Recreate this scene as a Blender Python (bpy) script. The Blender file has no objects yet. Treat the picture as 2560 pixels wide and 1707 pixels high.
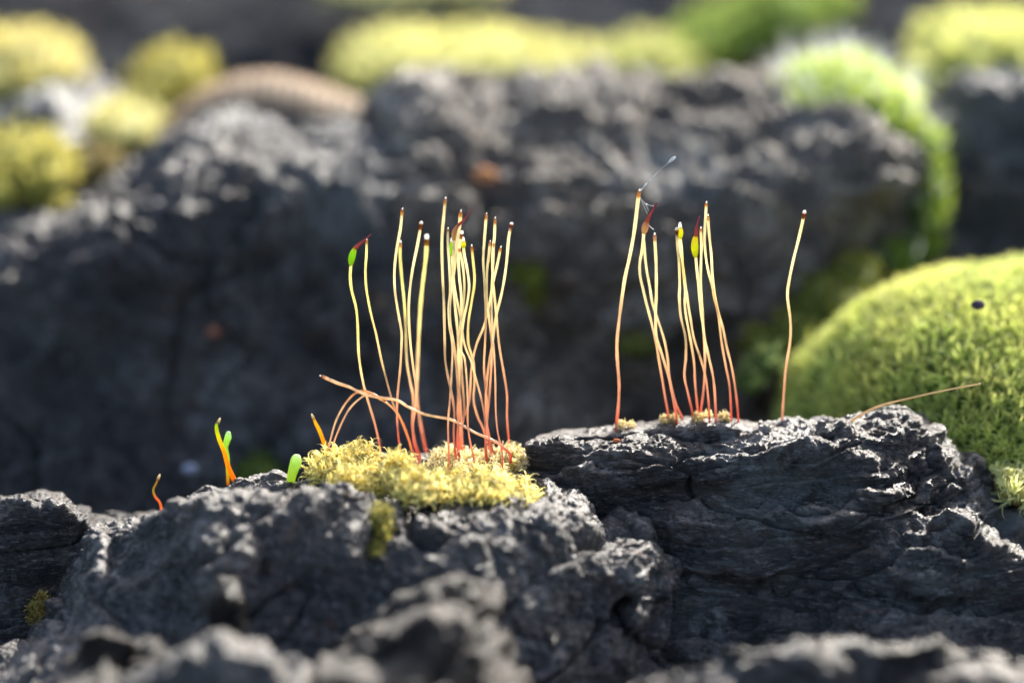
import bpy, math, random
import numpy as np
from mathutils import Vector

R = math.radians
rng = np.random.default_rng(7)
random.seed(7)
S = bpy.context.scene
COL = S.collection
S.unit_settings.system = 'METRIC'
S.unit_settings.scale_length = 0.01          # one unit of this macro scene is a centimetre

# ------------------------------------------------------------------ camera
D = 20.0                                     # to the plane of sharp focus
PITCH = R(15.0)
WID = 5.6                                    # width of the picture at the plane of focus
CAM = np.array([0.0, -D*math.cos(PITCH), D*math.sin(PITCH)])
FWD = np.array([0.0, math.cos(PITCH), -math.sin(PITCH)])
UPV = np.array([0.0, math.sin(PITCH), math.cos(PITCH)])
RGT = np.array([1.0, 0.0, 0.0])
cd = bpy.data.cameras.new('camera')
cam = bpy.data.objects.new('camera', cd)
COL.objects.link(cam)
cam.location = CAM
cam.rotation_euler = (math.pi/2-PITCH, 0, 0)
cd.sensor_width = 36.0
cd.lens = 36.0*D/WID
cd.clip_start = 0.5
cd.clip_end = 2000.0
cd.dof.use_dof = True
cd.dof.focus_distance = D+.12
cd.dof.aperture_fstop = (cd.lens*1e-3)/0.63   # an opening about 6 mm across
cd.dof.aperture_blades = 0
S.camera = cam

# ------------------------------------------------------------------ light
SUN_EL, SUN_AZ = 29.0, 26.0                  # azimuth to the right of straight ahead
w = bpy.data.worlds.new('World')
S.world = w
w.use_nodes = True
nt = w.node_tree
bg = nt.nodes['Background']
sky = nt.nodes.new('ShaderNodeTexSky')
sky.sky_type = 'NISHITA'
sky.sun_disc = False
sky.sun_elevation = R(SUN_EL)
sky.sun_rotation = R(SUN_AZ)
sky.air_density = 1.0
sky.dust_density = 3.0
nt.links.new(sky.outputs[0], bg.inputs[0])
bg.inputs[1].default_value = 0.135
sd = bpy.data.lights.new('sun', 'SUN')
sun = bpy.data.objects.new('sun', sd)
COL.objects.link(sun)
sd.energy = 5.0
sd.angle = R(0.5)
sd.color = (1.0, 0.95, 0.86)
ldir = Vector((math.sin(R(SUN_AZ))*math.cos(R(SUN_EL)), math.cos(R(SUN_AZ))*math.cos(R(SUN_EL)), math.sin(R(SUN_EL))))
sun.rotation_euler = ldir.to_track_quat('Z', 'Y').to_euler()
S.view_settings.view_transform = 'Standard'
S.view_settings.look = 'None'
S.view_settings.gamma = 1.0
S.view_settings.use_curve_mapping = False
S.view_settings.exposure = 1.25
S.render.engine = 'CYCLES'
S.cycles.use_denoising = True
S.cycles.max_bounces = 8
S.cycles.diffuse_bounces = 4
S.cycles.transmission_bounces = 6
S.cycles.transparent_max_bounces = 6
S.cycles.sample_clamp_indirect = 6.0
S.cycles.caustics_reflective = False
S.cycles.caustics_refractive = False

# ------------------------------------------------------------------ helpers
def W(px, py, y):
    """world point seen at photo pixel (px, py) (2560 wide) standing at depth y"""
    px = np.asarray(px, float); py = np.asarray(py, float); y = np.asarray(y, float)
    k = WID/2560.0/D
    a = (px-1280.0)*k
    b = -(py-853.5)*k
    dx = a
    dy = FWD[1]+b*UPV[1]
    dz = FWD[2]+b*UPV[2]
    t = (y-CAM[1])/dy
    return np.stack([CAM[0]+dx*t, CAM[1]+dy*t, CAM[2]+dz*t], -1)

def cmpx(y):
    return WID/2560.0*((y-CAM[1])/math.cos(PITCH))/D

_p = np.random.default_rng(3).permutation(256)
PERM = np.concatenate([_p, _p, _p])
_g = np.random.default_rng(5).normal(size=(256, 3))
GRAD = _g/np.linalg.norm(_g, axis=1)[:, None]

def pn(P):
    """gradient noise, about -1..1"""
    i = np.floor(P).astype(np.int64)
    f = P-i
    i &= 255
    u = f*f*f*(f*(f*6-15)+10)
    out = 0
    for a in (0, 1):
        wa = u[:, 0] if a else 1-u[:, 0]
        ha = PERM[(i[:, 0]+a) & 255]
        for b in (0, 1):
            wb = wa*(u[:, 1] if b else 1-u[:, 1])
            hb = PERM[ha+((i[:, 1]+b) & 255)]
            for c in (0, 1):
                wc = wb*(u[:, 2] if c else 1-u[:, 2])
                h = PERM[hb+((i[:, 2]+c) & 255)]
                g = GRAD[h]
                out = out+wc*(g[:, 0]*(f[:, 0]-a)+g[:, 1]*(f[:, 1]-b)+g[:, 2]*(f[:, 2]-c))
    return out*1.6

def fbm(P, octv, gain=0.5, ridged=False):
    s, a, t = 0, 1.0, 0
    for k in range(octv):
        n = pn(P*(2.03**k)+k*17.3)
        if ridged:
            n = 1-2*np.abs(n)
        s = s+n*a
        t += a
        a *= gain
    return s/t

def smooth1(a, k):
    if k < 1: return a
    ker = np.hanning(2*k+3)[1:-1]; ker /= ker.sum()
    return np.convolve(np.pad(a, k, mode='edge'), ker, mode='valid')

def make_mesh(name, V, F, mat, smooth=True):
    me = bpy.data.meshes.new(name)
    V = np.asarray(V, np.float32); F = np.asarray(F, np.int32)
    n, k = F.shape
    me.vertices.add(len(V)); me.vertices.foreach_set('co', V.ravel())
    me.loops.add(n*k); me.loops.foreach_set('vertex_index', F.ravel())
    me.polygons.add(n)
    me.polygons.foreach_set('loop_start', np.arange(0, n*k, k, dtype=np.int32))
    me.polygons.foreach_set('loop_total', np.full(n, k, np.int32))
    me.polygons.foreach_set('use_smooth', np.full(n, smooth, bool))
    me.update(calc_edges=True)
    me.validate()
    if mat: me.materials.append(mat)
    return me

def pigment(me, C):
    at = me.color_attributes.new('pigment', 'FLOAT_COLOR', 'POINT')
    C = np.asarray(C, np.float32)
    C = np.concatenate([C, np.ones((len(C), 1), np.float32)], 1)
    at.data.foreach_set('color', C.ravel())

def link(name, me, parent=None, loc=None):
    o = bpy.data.objects.new(name, me)
    COL.objects.link(o)
    if parent: o.parent = parent
    if loc is not None: o.location = loc
    return o

def thing(name, label, cat, loc, group=None):
    o = bpy.data.objects.new(name, None)
    COL.objects.link(o)
    o.location = loc
    o.empty_display_size = 0.1
    o['label'] = label; o['category'] = cat
    if group: o['group'] = group
    return o

def grid_faces(nv, nu):
    i = np.arange((nv-1)*(nu-1)); r = i//(nu-1); c = i % (nu-1)
    a = r*nu+c
    return np.stack([a, a+1, a+nu+1, a+nu], 1)

def grid_normals(G):
    du = np.gradient(G, axis=1); dv = np.gradient(G, axis=0)
    n = np.cross(du, dv)
    return n/(np.linalg.norm(n, axis=2, keepdims=True)+1e-9)

# ------------------------------------------------------------------ materials
def new_mat(name):
    m = bpy.data.materials.new(name); m.use_nodes = True
    t = m.node_tree; t.nodes.clear()
    return m, t, t.nodes, t.links

def rock_material(name, tone=1.0, tint=(1, 1, 1), lichen=0.5, stretch=(1, 1, 2.5), rough=0.38, spec=0.75, bump=0.9, scale=1.0):
    m, t, N, L = new_mat(name)
    out = N.new('ShaderNodeOutputMaterial'); b = N.new('ShaderNodeBsdfPrincipled')
    L.new(b.outputs[0], out.inputs[0])
    geo = N.new('ShaderNodeNewGeometry')
    mp = N.new('ShaderNodeMapping'); mp.inputs['Scale'].default_value = stretch
    L.new(geo.outputs['Position'], mp.inputs[0])
    def noise(sc, det, rg, vec=None, dist=0):
        n = N.new('ShaderNodeTexNoise'); n.inputs['Scale'].default_value = sc*scale
        n.inputs['Detail'].default_value = det; n.inputs['Roughness'].default_value = rg
        n.inputs['Distortion'].default_value = dist
        L.new(vec or mp.outputs[0], n.inputs['Vector']); return n
    def ramp(src, stops):
        r = N.new('ShaderNodeValToRGB'); e = r.color_ramp.elements
        while len(e) < len(stops): e.new(0.5)
        for k, (p, c) in enumerate(stops):
            e[k].position = p; e[k].color = (*c, 1)
        L.new(src, r.inputs[0]); return r
    def mix(f, a, bb, mode='MIX'):
        x = N.new('ShaderNodeMix'); x.data_type = 'RGBA'; x.blend_type = mode
        if isinstance(f, float): x.inputs[0].default_value = f
        else: L.new(f, x.inputs[0])
        for s, v in ((6, a), (7, bb)):
            if isinstance(v, tuple): x.inputs[s].default_value = (*v, 1)
            else: L.new(v, x.inputs[s])
        return x.outputs[2]
    def C(r, g, bl): return (r*tone*tint[0], g*tone*tint[1], bl*tone*tint[2])
    n1 = noise(2.2, 8, .62)
    base = ramp(n1.outputs[0], [(.30, C(.020, .019, .019)), (.48, C(.043, .041, .040)), (.62, C(.075, .068, .062)), (.75, C(.115, .102, .092))]).outputs[0]
    n2 = noise(5.0, 6, .7)
    brown = ramp(n2.outputs[0], [(.58, (0, 0, 0)), (.70, (1, 1, 1))])
    base = mix(brown.outputs[0], base, C(.11, .062, .038))
    n3 = noise(1.3, 7, .72, vec=geo.outputs['Position'], dist=.4)
    li = ramp(n3.outputs[0], [(.50, (0, 0, 0)), (.60, (lichen,)*3)])
    n4 = noise(14, 4, .7, vec=geo.outputs['Position'])
    lr = ramp(n4.outputs[0], [(.44, (0, 0, 0)), (.58, (1, 1, 1))])
    lm = mix(1.0, li.outputs[0], lr.outputs[0], 'MULTIPLY')
    base = mix(lm, base, C(.23, .235, .24))
    n5 = noise(24, 4, .68)
    spk = ramp(n5.outputs[0], [(.56, (0, 0, 0)), (.66, (.75,)*3)])
    base = mix(spk.outputs[0], base, C(.25, .235, .235))  # mineral specks, strengthened in the colour to stand in for glints
    n9 = noise(15, 5, .7)
    dk = ramp(n9.outputs[0], [(.34, (.8,)*3), (.46, (0, 0, 0))])
    base = mix(dk.outputs[0], base, C(.012, .011, .011))
    at = N.new('ShaderNodeAttribute'); at.attribute_name = 'lichen'
    am = N.new('ShaderNodeMath'); am.operation = 'MULTIPLY'
    n8 = noise(7, 5, .7, vec=geo.outputs['Position'])
    ar = ramp(n8.outputs[0], [(.38, (0, 0, 0)), (.55, (1, 1, 1))])
    L.new(at.outputs['Fac'], am.inputs[0]); L.new(ar.outputs[0], am.inputs[1])
    base = mix(am.outputs[0], base, (.36, .37, .36))
    L.new(base, b.inputs['Base Color'])
    rr = N.new('ShaderNodeMapRange'); L.new(n2.outputs[0], rr.inputs[0])
    rr.inputs[1].default_value = .3; rr.inputs[2].default_value = .7
    rr.inputs[3].default_value = rough-.12; rr.inputs[4].default_value = rough+.22
    L.new(rr.outputs[0], b.inputs['Roughness'])
    b.inputs['Specular IOR Level'].default_value = spec
    n6 = noise(22, 8, .68); n7 = noise(75, 3, .6)
    ad = N.new('ShaderNodeMath'); ad.operation = 'MULTIPLY_ADD'
    L.new(n7.outputs[0], ad.inputs[0]); ad.inputs[1].default_value = .35; L.new(n6.outputs[0], ad.inputs[2])
    bp = N.new('ShaderNodeBump'); bp.inputs['Strength'].default_value = bump; bp.inputs['Distance'].default_value = .05/scale
    L.new(ad.outputs[0], bp.inputs['Height']); L.new(bp.outputs[0], b.inputs['Normal'])
    return m

def plant_material(name, trans=0.5, rough=0.5, spec=0.3, vary=0.25, gain=1.0, scale=8.0):
    """colour comes from the 'pigment' attribute, varied a little by noise; part of the light passes through"""
    m, t, N, L = new_mat(name)
    out = N.new('ShaderNodeOutputMaterial'); b = N.new('ShaderNodeBsdfPrincipled')
    tr = N.new('ShaderNodeBsdfTranslucent'); mx = N.new('ShaderNodeMixShader')
    at = N.new('ShaderNodeAttribute'); at.attribute_name = 'pigment'
    geo = N.new('ShaderNodeNewGeometry')
    n = N.new('ShaderNodeTexNoise'); n.inputs['Scale'].default_value = scale; n.inputs['Detail'].default_value = 4
    L.new(geo.outputs['Position'], n.inputs['Vector'])
    mr = N.new('ShaderNodeMapRange'); L.new(n.outputs[0], mr.inputs[0])
    mr.inputs[1].default_value = .3; mr.inputs[2].default_value = .7
    mr.inputs[3].default_value = gain*(1-vary); mr.inputs[4].default_value = gain*(1+vary)
    vm = N.new('ShaderNodeVectorMath'); vm.operation = 'SCALE'
    L.new(at.outputs['Color'], vm.inputs[0]); L.new(mr.outputs[0], vm.inputs['Scale'])
    L.new(vm.outputs[0], b.inputs['Base Color']); L.new(vm.outputs[0], tr.inputs[0])
    b.inputs['Roughness'].default_value = rough
    b.inputs['Specular IOR Level'].default_value = spec
    mx.inputs[0].default_value = trans
    L.new(b.outputs[0], mx.inputs[1]); L.new(tr.outputs[0], mx.inputs[2]); L.new(mx.outputs[0], out.inputs[0])
    return m

def plain_material(name, col, rough=0.5, spec=0.5, trans=0.0, noise_amt=0.25, nscale=30, transmission=0.0):
    m, t, N, L = new_mat(name)
    out = N.new('ShaderNodeOutputMaterial'); b = N.new('ShaderNodeBsdfPrincipled')
    geo = N.new('ShaderNodeNewGeometry'); n = N.new('ShaderNodeTexNoise'); n.inputs['Scale'].default_value = nscale
    L.new(geo.outputs['Position'], n.inputs['Vector'])
    r = N.new('ShaderNodeValToRGB'); L.new(n.outputs[0], r.inputs[0])
    r.color_ramp.elements[0].position = .3; r.color_ramp.elements[1].position = .7
    r.color_ramp.elements[0].color = (*[c*(1-noise_amt) for c in col], 1)
    r.color_ramp.elements[1].color = (*[min(1, c*(1+noise_amt)) for c in col], 1)
    L.new(r.outputs[0], b.inputs['Base Color'])
    b.inputs['Roughness'].default_value = rough; b.inputs['Specular IOR Level'].default_value = spec
    b.inputs['Transmission Weight'].default_value = transmission
    if trans:
        tr = N.new('ShaderNodeBsdfTranslucent'); mx = N.new('ShaderNodeMixShader'); mx.inputs[0].default_value = trans
        L.new(r.outputs[0], tr.inputs[0]); L.new(b.outputs[0], mx.inputs[1]); L.new(tr.outputs[0], mx.inputs[2])
        L.new(mx.outputs[0], out.inputs[0])
    else: L.new(b.outputs[0], out.inputs[0])
    return m

M_front = rock_material('front_rock', tone=1.35, tint=(1.08, 1.0, .95), lichen=.6, rough=.34, spec=.6, stretch=(1, 1, 1.6))
M_ledge = rock_material('layered_rock', tone=2.1, tint=(1.08, 1.0, .95), lichen=.7, stretch=(.55, 1, 3.2), rough=.33, spec=.5, bump=1.4)
M_nub = rock_material('brown_rock', tone=.55, tint=(1.30, 1.0, .80), lichen=.4, stretch=(1, 1, 2.4), rough=.42, spec=.4, bump=1.2)
M_back = rock_material('back_rock', tone=1.15, tint=(1.08, 1.0, .95), lichen=.9, stretch=(1, 1, 1.4), rough=.34, spec=.8)  # extra pale lichen cover stands in for glints on the shaded face
M_block = rock_material('block_rock', tone=2.3, tint=(1.18, 1.0, .80), lichen=.9, stretch=(1, 1, 1.4), rough=.42, spec=.6)
M_far = rock_material('far_rock', tone=.75, tint=(.88, .99, 1.14), lichen=.25, stretch=(.5, .8, 1), rough=.95, spec=.0, scale=.5)
M_moss = plant_material('moss_leaf', trans=.58, rough=.55, spec=.25)
M_mossfar = plant_material('distant_moss_leaf', trans=.58, rough=.6, spec=.2, gain=.92)
M_core = plant_material('moss_mound', trans=.0, rough=.9, spec=.1, vary=.4)
M_stalk = plant_material('stalk', trans=.70, rough=.28, spec=.6, vary=.16, scale=9)
M_caps = plant_material('capsule_skin', trans=.72, rough=.42, spec=.55, vary=.1, scale=20)
M_white = plain_material('pale_tip', (.93, .92, .88), rough=.3, spec=.7, trans=.75, noise_amt=.1)
M_hair = plain_material('white_hair', (.80, .84, .86), rough=.4, spec=.5, trans=.45, noise_amt=.1)
M_silk = plain_material('spider_silk', (.84, .87, .92), rough=.2, spec=.8, trans=.3, noise_amt=.2)
M_brown = plant_material('dry_brown', trans=.6, rough=.6, spec=.2, vary=.3)

# ------------------------------------------------------------------ rock sheets
def cat_rows(rows, nv):
    """Catmull-Rom through the rows of a control net (k, nu, 3)"""
    k = len(rows)
    d = np.array([np.linalg.norm(rows[i+1]-rows[i], axis=1).mean() for i in range(k-1)])
    d = np.maximum(d, 1e-3)
    s = np.concatenate([[0], np.cumsum(d)]); s /= s[-1]
    out = []
    for v in np.linspace(0, 1, nv):
        i = min(k-2, int(np.searchsorted(s, v, side='right')-1)); i = max(i, 0)
        t = (v-s[i])/(s[i+1]-s[i])
        p0 = rows[max(i-1, 0)]; p1 = rows[i]; p2 = rows[i+1]; p3 = rows[min(i+2, k-1)]
        tt, ttt = t*t, t*t*t
        m1 = (p2-p0)*.5*.8; m2 = (p3-p1)*.5*.8
        out.append((2*ttt-3*tt+1)*p1+(ttt-2*tt+t)*m1+(-2*ttt+3*tt)*p2+(ttt-tt)*m2)
    return np.array(out)

def rock(name, label, mat, x0, x1, rows, nu, nv, disp, sm=2, bumps=(), seed=0.0, kind=None, cat='rock', group=None, patches=()):
    """rows from the front foot up over the crest and down the back; a row is a list of (px, py, depth) or
    ('off', row index, (dx, dy, dz)) in centimetres from another row"""
    xs = np.linspace(x0, x1, nu)
    net = []
    for r in rows:
        if r[0] == 'off':
            base = net[r[1]]
            net.append(base+np.array(r[2])[None, :])
        else:
            q = np.array(r, float)
            py = smooth1(np.interp(xs, q[:, 0], q[:, 1]), sm)
            yy = smooth1(np.interp(xs, q[:, 0], q[:, 2]), sm*4)
            net.append(W(xs, py, yy))
    G = cat_rows(net, nv)
    for (px, py, y, rad, h, fl) in bumps:
        c = W(px, py, y)
        d = (G-c)/np.array([rad, rad*4, rad*fl])
        wgt = np.exp(-(d**2).sum(2))
        n = grid_normals(G)
        G = G+n*(wgt*h)[..., None]
    n = grid_normals(G)
    P = G.reshape(-1, 3); Nn = n.reshape(-1, 3)
    d = disp(P+seed, Nn)
    # fade the displacement in at the crest rows only slightly: rock edges stay ragged
    P = P+Nn*d[:, None]
    me = make_mesh(name, P, grid_faces(nv, nu), mat)
    if patches:
        m_ = np.zeros(len(P))
        for (px, py, y, rad, sx, st) in patches:
            dd = (P-W(px, py, y))/np.array([rad*sx, rad*2.5, rad])
            m_ = np.maximum(m_, st*np.exp(-(dd**2).sum(1)**1.5))
        at = me.attributes.new('lichen', 'FLOAT', 'POINT')
        at.data.foreach_set('value', m_.astype(np.float32))
    o = link(name, me)
    if kind: o['kind'] = kind
    else:
        o['label'] = label; o['category'] = cat
        if group: o['group'] = group
    return o

def crack(P, f, wdt, stretch=(1, 1, 1)):
    q = P*np.array(stretch)*f
    q = q+.45*np.stack([pn(q*1.7+9), pn(q*1.7+31), pn(q*1.7+57)], 1)
    return np.exp(-(pn(q)/wdt)**2)

def strata(P, f, tilt, warp, sharp=3.0):
    """layered edges: each layer swells outward and breaks off sharply above"""
    t = P[:, 2]*f+tilt*P[:, 0]*f+warp*pn(P*np.array([.7, .7, 1.1])+6)+.35*fbm(P*np.array([3, 3, 5])+2, 3)
    i = np.floor(t); fr = t-i
    amp = .35+.65*np.abs(np.sin(i*12.9898+np.floor(i*.37)*4.1))
    return (np.clip(fr*1.15, 0, 1)**.7*(1-np.clip((fr-.86)/.14, 0, 1)**2)-.55)*amp

def disp_ledge(P, N):
    lum = fbm(P*1.3+3, 3)*.09
    a = strata(P, 2.6, -.16, 1.3)*.16*(.5+.7*np.clip(fbm(P*.9+40, 2)+.5, 0, 1.2))
    b = strata(P+5, 8.0, -.16, 1.8)*.034
    st = fbm(P*np.array([4.0, 4.0, 17])+8, 5, .68)*.05
    gr = fbm(P*17, 5, .60)*.021
    rid = fbm(P*np.array([5, 5, 9])+4, 4, .62, ridged=True)*.022
    ck = crack(P, .8, .022, (.5, .9, 1.9))*-.07
    pits = -np.clip(pn(P*10+2)-.35, 0, 1)*.06
    d = lum+a+b+st+gr+rid+ck+pits
    return d-d.mean()

def disp_front(P, N):
    lum = fbm(P*1.25+3, 4, .55)*.13
    a = strata(P, 1.7, -.1, 1.6)*.09
    gr = fbm(P*9, 6, .66)*.052
    rid = fbm(P*np.array([4, 4, 6])+4, 5, .62, ridged=True)*.045
    ck = crack(P, .6, .022, (1, .8, 1.1))*-.08
    pits = -np.clip(pn(P*8+2)-.35, 0, 1)*.08
    d = lum+a+gr+rid+ck+pits
    return d-d.mean()

def disp_back(P, N):
    lum = fbm(P*.8+3, 3)*.20
    a = fbm(P*np.array([1.5, 1.5, 2.2])+1, 5, .62, ridged=True)*.13
    gr = fbm(P*5.5, 6, .74)*.20
    ck = crack(P, .5, .03, (1, .8, 1.3))*-.12
    sl = strata(P, 1.1, -.32, 1.5)*.20
    d = lum+a*.8+gr*.85+ck+sl
    return d-d.mean()

def disp_block(P, N):
    d = disp_back(P, N)*.8+fbm(P*np.array([1.6, 1.6, 2.6])+70, 4, .6, ridged=True)*.16
    return d-d.mean()

def disp_nub(P, N):
    d = fbm(P*1.4+3, 3, .5)*.08+strata(P+9, 2.8, -.7, 1.0)*.12+fbm(P*np.array([4, 4, 8]), 5, .62)*.05+fbm(P*12, 3, .6)*.015
    return d-d.mean()

# ground: one sheet to the horizon
def build_ground():
    n = 420
    t = np.linspace(-1, 1, n)
    xs = np.sign(t)*(np.abs(t)*9+np.abs(t)**7*600)
    ty = np.linspace(-1, 1, n)
    ys = 5+np.sign(ty)*(np.abs(ty)*10+np.abs(ty)**7*600)
    X, Y = np.meshgrid(xs, ys)
    Z = np.interp(Y, [-600, -12, -3, 0, 2.5, 4.5, 7.0, 9.5, 13, 30, 600], [-6, -4.6, -3.2, -2.6, -2.1, -1.7, -.75, -.25, -.2, -.4, -3])
    P = np.stack([X, Y, Z], -1).reshape(-1, 3)
    P[:, 2] += fbm(P*.35+5, 3)*.45+fbm(P*1.1+2, 5, .6)*.32+fbm(P*5, 3)*.07
    me = make_mesh('ground', P, grid_faces(n, n), M_far)
    o = link('ground', me); o['kind'] = 'structure'
build_ground()

# left in-focus lump
rock('rock_lump', 'dark wrinkled rock lump at the left edge, sharp with glinting rims', M_ledge, -260, 420,
     [[(-260, 1900, -.9), (420, 1900, -.9)],
      [(-260, 1700, -.55), (420, 1640, -.5)],
      [(-260, 1500, -.25), (60, 1480, -.2), (200, 1450, -.1), (420, 1480, .1)],
      [(-260, 1340, -.1), (0, 1345, -.1), (180, 1370, 0), (300, 1420, .15), (420, 1440, .3)],
      [(-260, 1290, .05), (0, 1275, .05), (130, 1262, .05), (210, 1320, .1), (330, 1350, .3), (420, 1360, .5)],
      [(-260, 1270, .3), (0, 1258, .3), (60, 1247, .3), (140, 1240, .3), (190, 1262, .35), (225, 1290, .5), (330, 1282, .7), (420, 1292, .8)],
      ('off', 5, (0, .6, -.35)), ('off', 6, (0, .6, -1.4))],
     300, 300, disp_ledge, seed=3.0)

# the long hump in front, with the yellow moss on it
rock('rock_hump', 'broad dark rock hump in the left foreground carrying the yellow moss', M_front, -320, 1760,
     [[(-320, 2000, -2.2), (150, 2000, -2.2), (1760, 2000, -1.6)],
      [(-320, 1780, -1.7), (150, 1760, -1.9), (900, 1760, -1.9), (1400, 1740, -1.5), (1760, 1700, -.9)],
      [(-320, 1700, -1.2), (0, 1690, -1.2), (150, 1600, -1.2), (600, 1560, -1.5), (1100, 1580, -1.7), (1400, 1560, -1.3), (1560, 1560, -.9), (1760, 1650, -.5)],
      [(-320, 1660, -.8), (0, 1640, -.8), (100, 1600, -.8), (170, 1500, -.6), (260, 1420, -.8), (600, 1390, -1.25), (950, 1400, -1.2), (1200, 1400, -1.35), (1450, 1420, -1.1), (1640, 1450, -.6), (1760, 1560, -.2)],
      [(-320, 1650, -.5), (0, 1630, -.5), (90, 1590, -.5), (170, 1420, -.25), (230, 1330, -.45), (480, 1275, -.85), (640, 1262, -.95), (800, 1262, -.95), (890, 1275, -.9), (960, 1290, -.85), (1200, 1285, -1.0), (1400, 1310, -1.0), (1560, 1380, -.6), (1680, 1440, -.2), (1760, 1530, 0)],
      [(-320, 1640, -.3), (0, 1620, -.3), (90, 1580, -.2), (180, 1385, -.05), (225, 1338, -.1), (400, 1298, -.4), (560, 1262, -.6), (700, 1258, -.7), (880, 1218, -.75), (905, 1245, -.7), (1050, 1262, -.65), (1300, 1262, -.7), (1450, 1300, -.7), (1590, 1365, -.35), (1660, 1410, -.1), (1760, 1500, .2)],
      [(-320, 1630, -.1), (0, 1610, -.1), (90, 1570, .0), (190, 1365, .1), (240, 1330, .05), (400, 1292, -.1), (470, 1262, -.1), (530, 1242, -.1), (600, 1248, -.15), (700, 1245, -.2), (780, 1228, -.1), (900, 1200, -.1), (1300, 1215, -.1), (1420, 1262, -.3), (1540, 1310, -.3), (1640, 1385, 0), (1760, 1480, .4)],
      [(-320, 1620, .1), (0, 1600, .1), (90, 1560, .2), (200, 1350, .2), (250, 1326, .15), (330, 1308, .1), (400, 1288, .05), (470, 1250, .05), (520, 1225, .05), (585, 1235, .05), (605, 1218, .05), (690, 1212, .0), (715, 1238, .05), (765, 1225, .1), (800, 1180, .2), (870, 1158, .25), (1000, 1150, .3), (1200, 1168, .3), (1300, 1190, .2), (1400, 1240, .0), (1530, 1295, .0), (1640, 1375, .2), (1760, 1470, .6)],
      ('off', 7, (0, .55, -.30)), ('off', 8, (0, .5, -1.3))],
     1080, 560, disp_front, seed=0.0,
     bumps=[(560, 1440, -1.3, .13, .16, 1.6), (1560, 1390, -.5, .18, .12, .5),
            (1575, 1420, -.6, .06, .09, 1), (1560, 1440, -.6, .05, .08, 1), (1580, 1485, -.75, .06, .09, 1.4), (1590, 1530, -.85, .05, .08, 1.3), (1595, 1585, -.95, .05, .08, 1.6), (1645, 1470, -.6, .05, .08, 1), (1655, 1430, -.4, .05, .09, 1), (1510, 1540, -1.1, .08, .11, .8), (1525, 1605, -1.2, .07, .11, 1), (1545, 1665, -1.2, .09, .12, .8), (1735, 1580, -.5, .10, .12, .7), (870, 1400, -1.2, .08, .10, 1.5), (330, 1400, -.5, .10, .06, .8)])

# nearer knobs, out of focus
rock('rock_nub', 'blurred forked rock knob with sunlit ridges, bottom centre', M_nub, 820, 1330,
     [[(820, 1950, -3.0), (1330, 1950, -3.0)],
      [(820, 1720, -2.6), (1100, 1740, -2.9), (1330, 1720, -2.4)],
      [(820, 1740, -1.85), (930, 1650, -2.0), (1080, 1590, -2.3), (1180, 1580, -2.32), (1250, 1640, -2.25), (1330, 1760, -1.9)],
      [(820, 1700, -1.72), (900, 1620, -1.87), (1000, 1558, -2.05), (1080, 1515, -2.2), (1150, 1490, -2.2), (1205, 1490, -2.2), (1240, 1530, -2.15), (1258, 1590, -2.05), (1330, 1720, -1.8)],
      [(820, 1680, -1.6), (900, 1598, -1.75), (1000, 1528, -1.9), (1080, 1475, -2.0), (1150, 1442, -2.0), (1205, 1438, -2.0), (1240, 1475, -2.0), (1258, 1550, -1.95), (1330, 1700, -1.7)],
      ('off', 4, (0, .5, -.4)), ('off', 5, (0, .4, -1.5))],
     260, 240, disp_nub, seed=21.0)
rock('rock_nub', 'lower blurred brown rock lobe in front of the forked one, bottom centre', M_nub, 800, 1300,
     [[(800, 1950, -3.1), (1300, 1950, -3.1)],
      [(800, 1720, -2.9), (1050, 1720, -3.0), (1300, 1760, -2.8)],
      [(800, 1660, -2.6), (950, 1665, -2.62), (1080, 1600, -2.65), (1170, 1590, -2.65), (1230, 1640, -2.62), (1300, 1740, -2.6)],
      [(800, 1645, -2.4), (880, 1660, -2.45), (980, 1600, -2.5), (1080, 1550, -2.5), (1160, 1545, -2.5), (1215, 1585, -2.5), (1240, 1660, -2.5), (1300, 1730, -2.4)],
      ('off', 3, (0, .3, -.15)), ('off', 4, (0, .3, -1.4))],
     240, 200, disp_nub, seed=25.0)
rock('rock_chip', 'small upright bright rock chip standing blurred on the face of the front hump', M_nub, 520, 620,
     [[(520, 1600, -1.7), (620, 1600, -1.7)],
      [(520, 1520, -1.65), (570, 1500, -1.75), (620, 1540, -1.65)],
      [(520, 1500, -1.5), (555, 1455, -1.6), (590, 1460, -1.6), (620, 1520, -1.5)],
      [(520, 1490, -1.4), (550, 1432, -1.4), (575, 1420, -1.4), (600, 1440, -1.4), (620, 1510, -1.4)],
      ('off', 3, (0, .15, -.15)), ('off', 4, (0, .2, -1.0))],
     100, 100, disp_nub, seed=29.0)
rock('rock_arch', 'arched blurred rock rim catching light at the bottom left', M_front, 300, 900,
     [[(300, 2000, -3.3), (900, 2000, -3.3)],
      [(300, 1800, -3.0), (560, 1760, -3.1), (900, 1820, -3.0)],
      [(300, 1745, -2.85), (420, 1680, -2.93), (560, 1640, -2.95), (700, 1662, -2.92), (900, 1785, -2.7)],
      [(300, 1715, -2.7), (400, 1640, -2.8), (480, 1602, -2.8), (560, 1588, -2.8), (660, 1612, -2.8), (760, 1670, -2.7), (900, 1750, -2.5)],
      ('off', 3, (0, .15, -.16)), ('off', 4, (0, .3, -1.4))],
     240, 180, disp_nub, seed=33.0)
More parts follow.
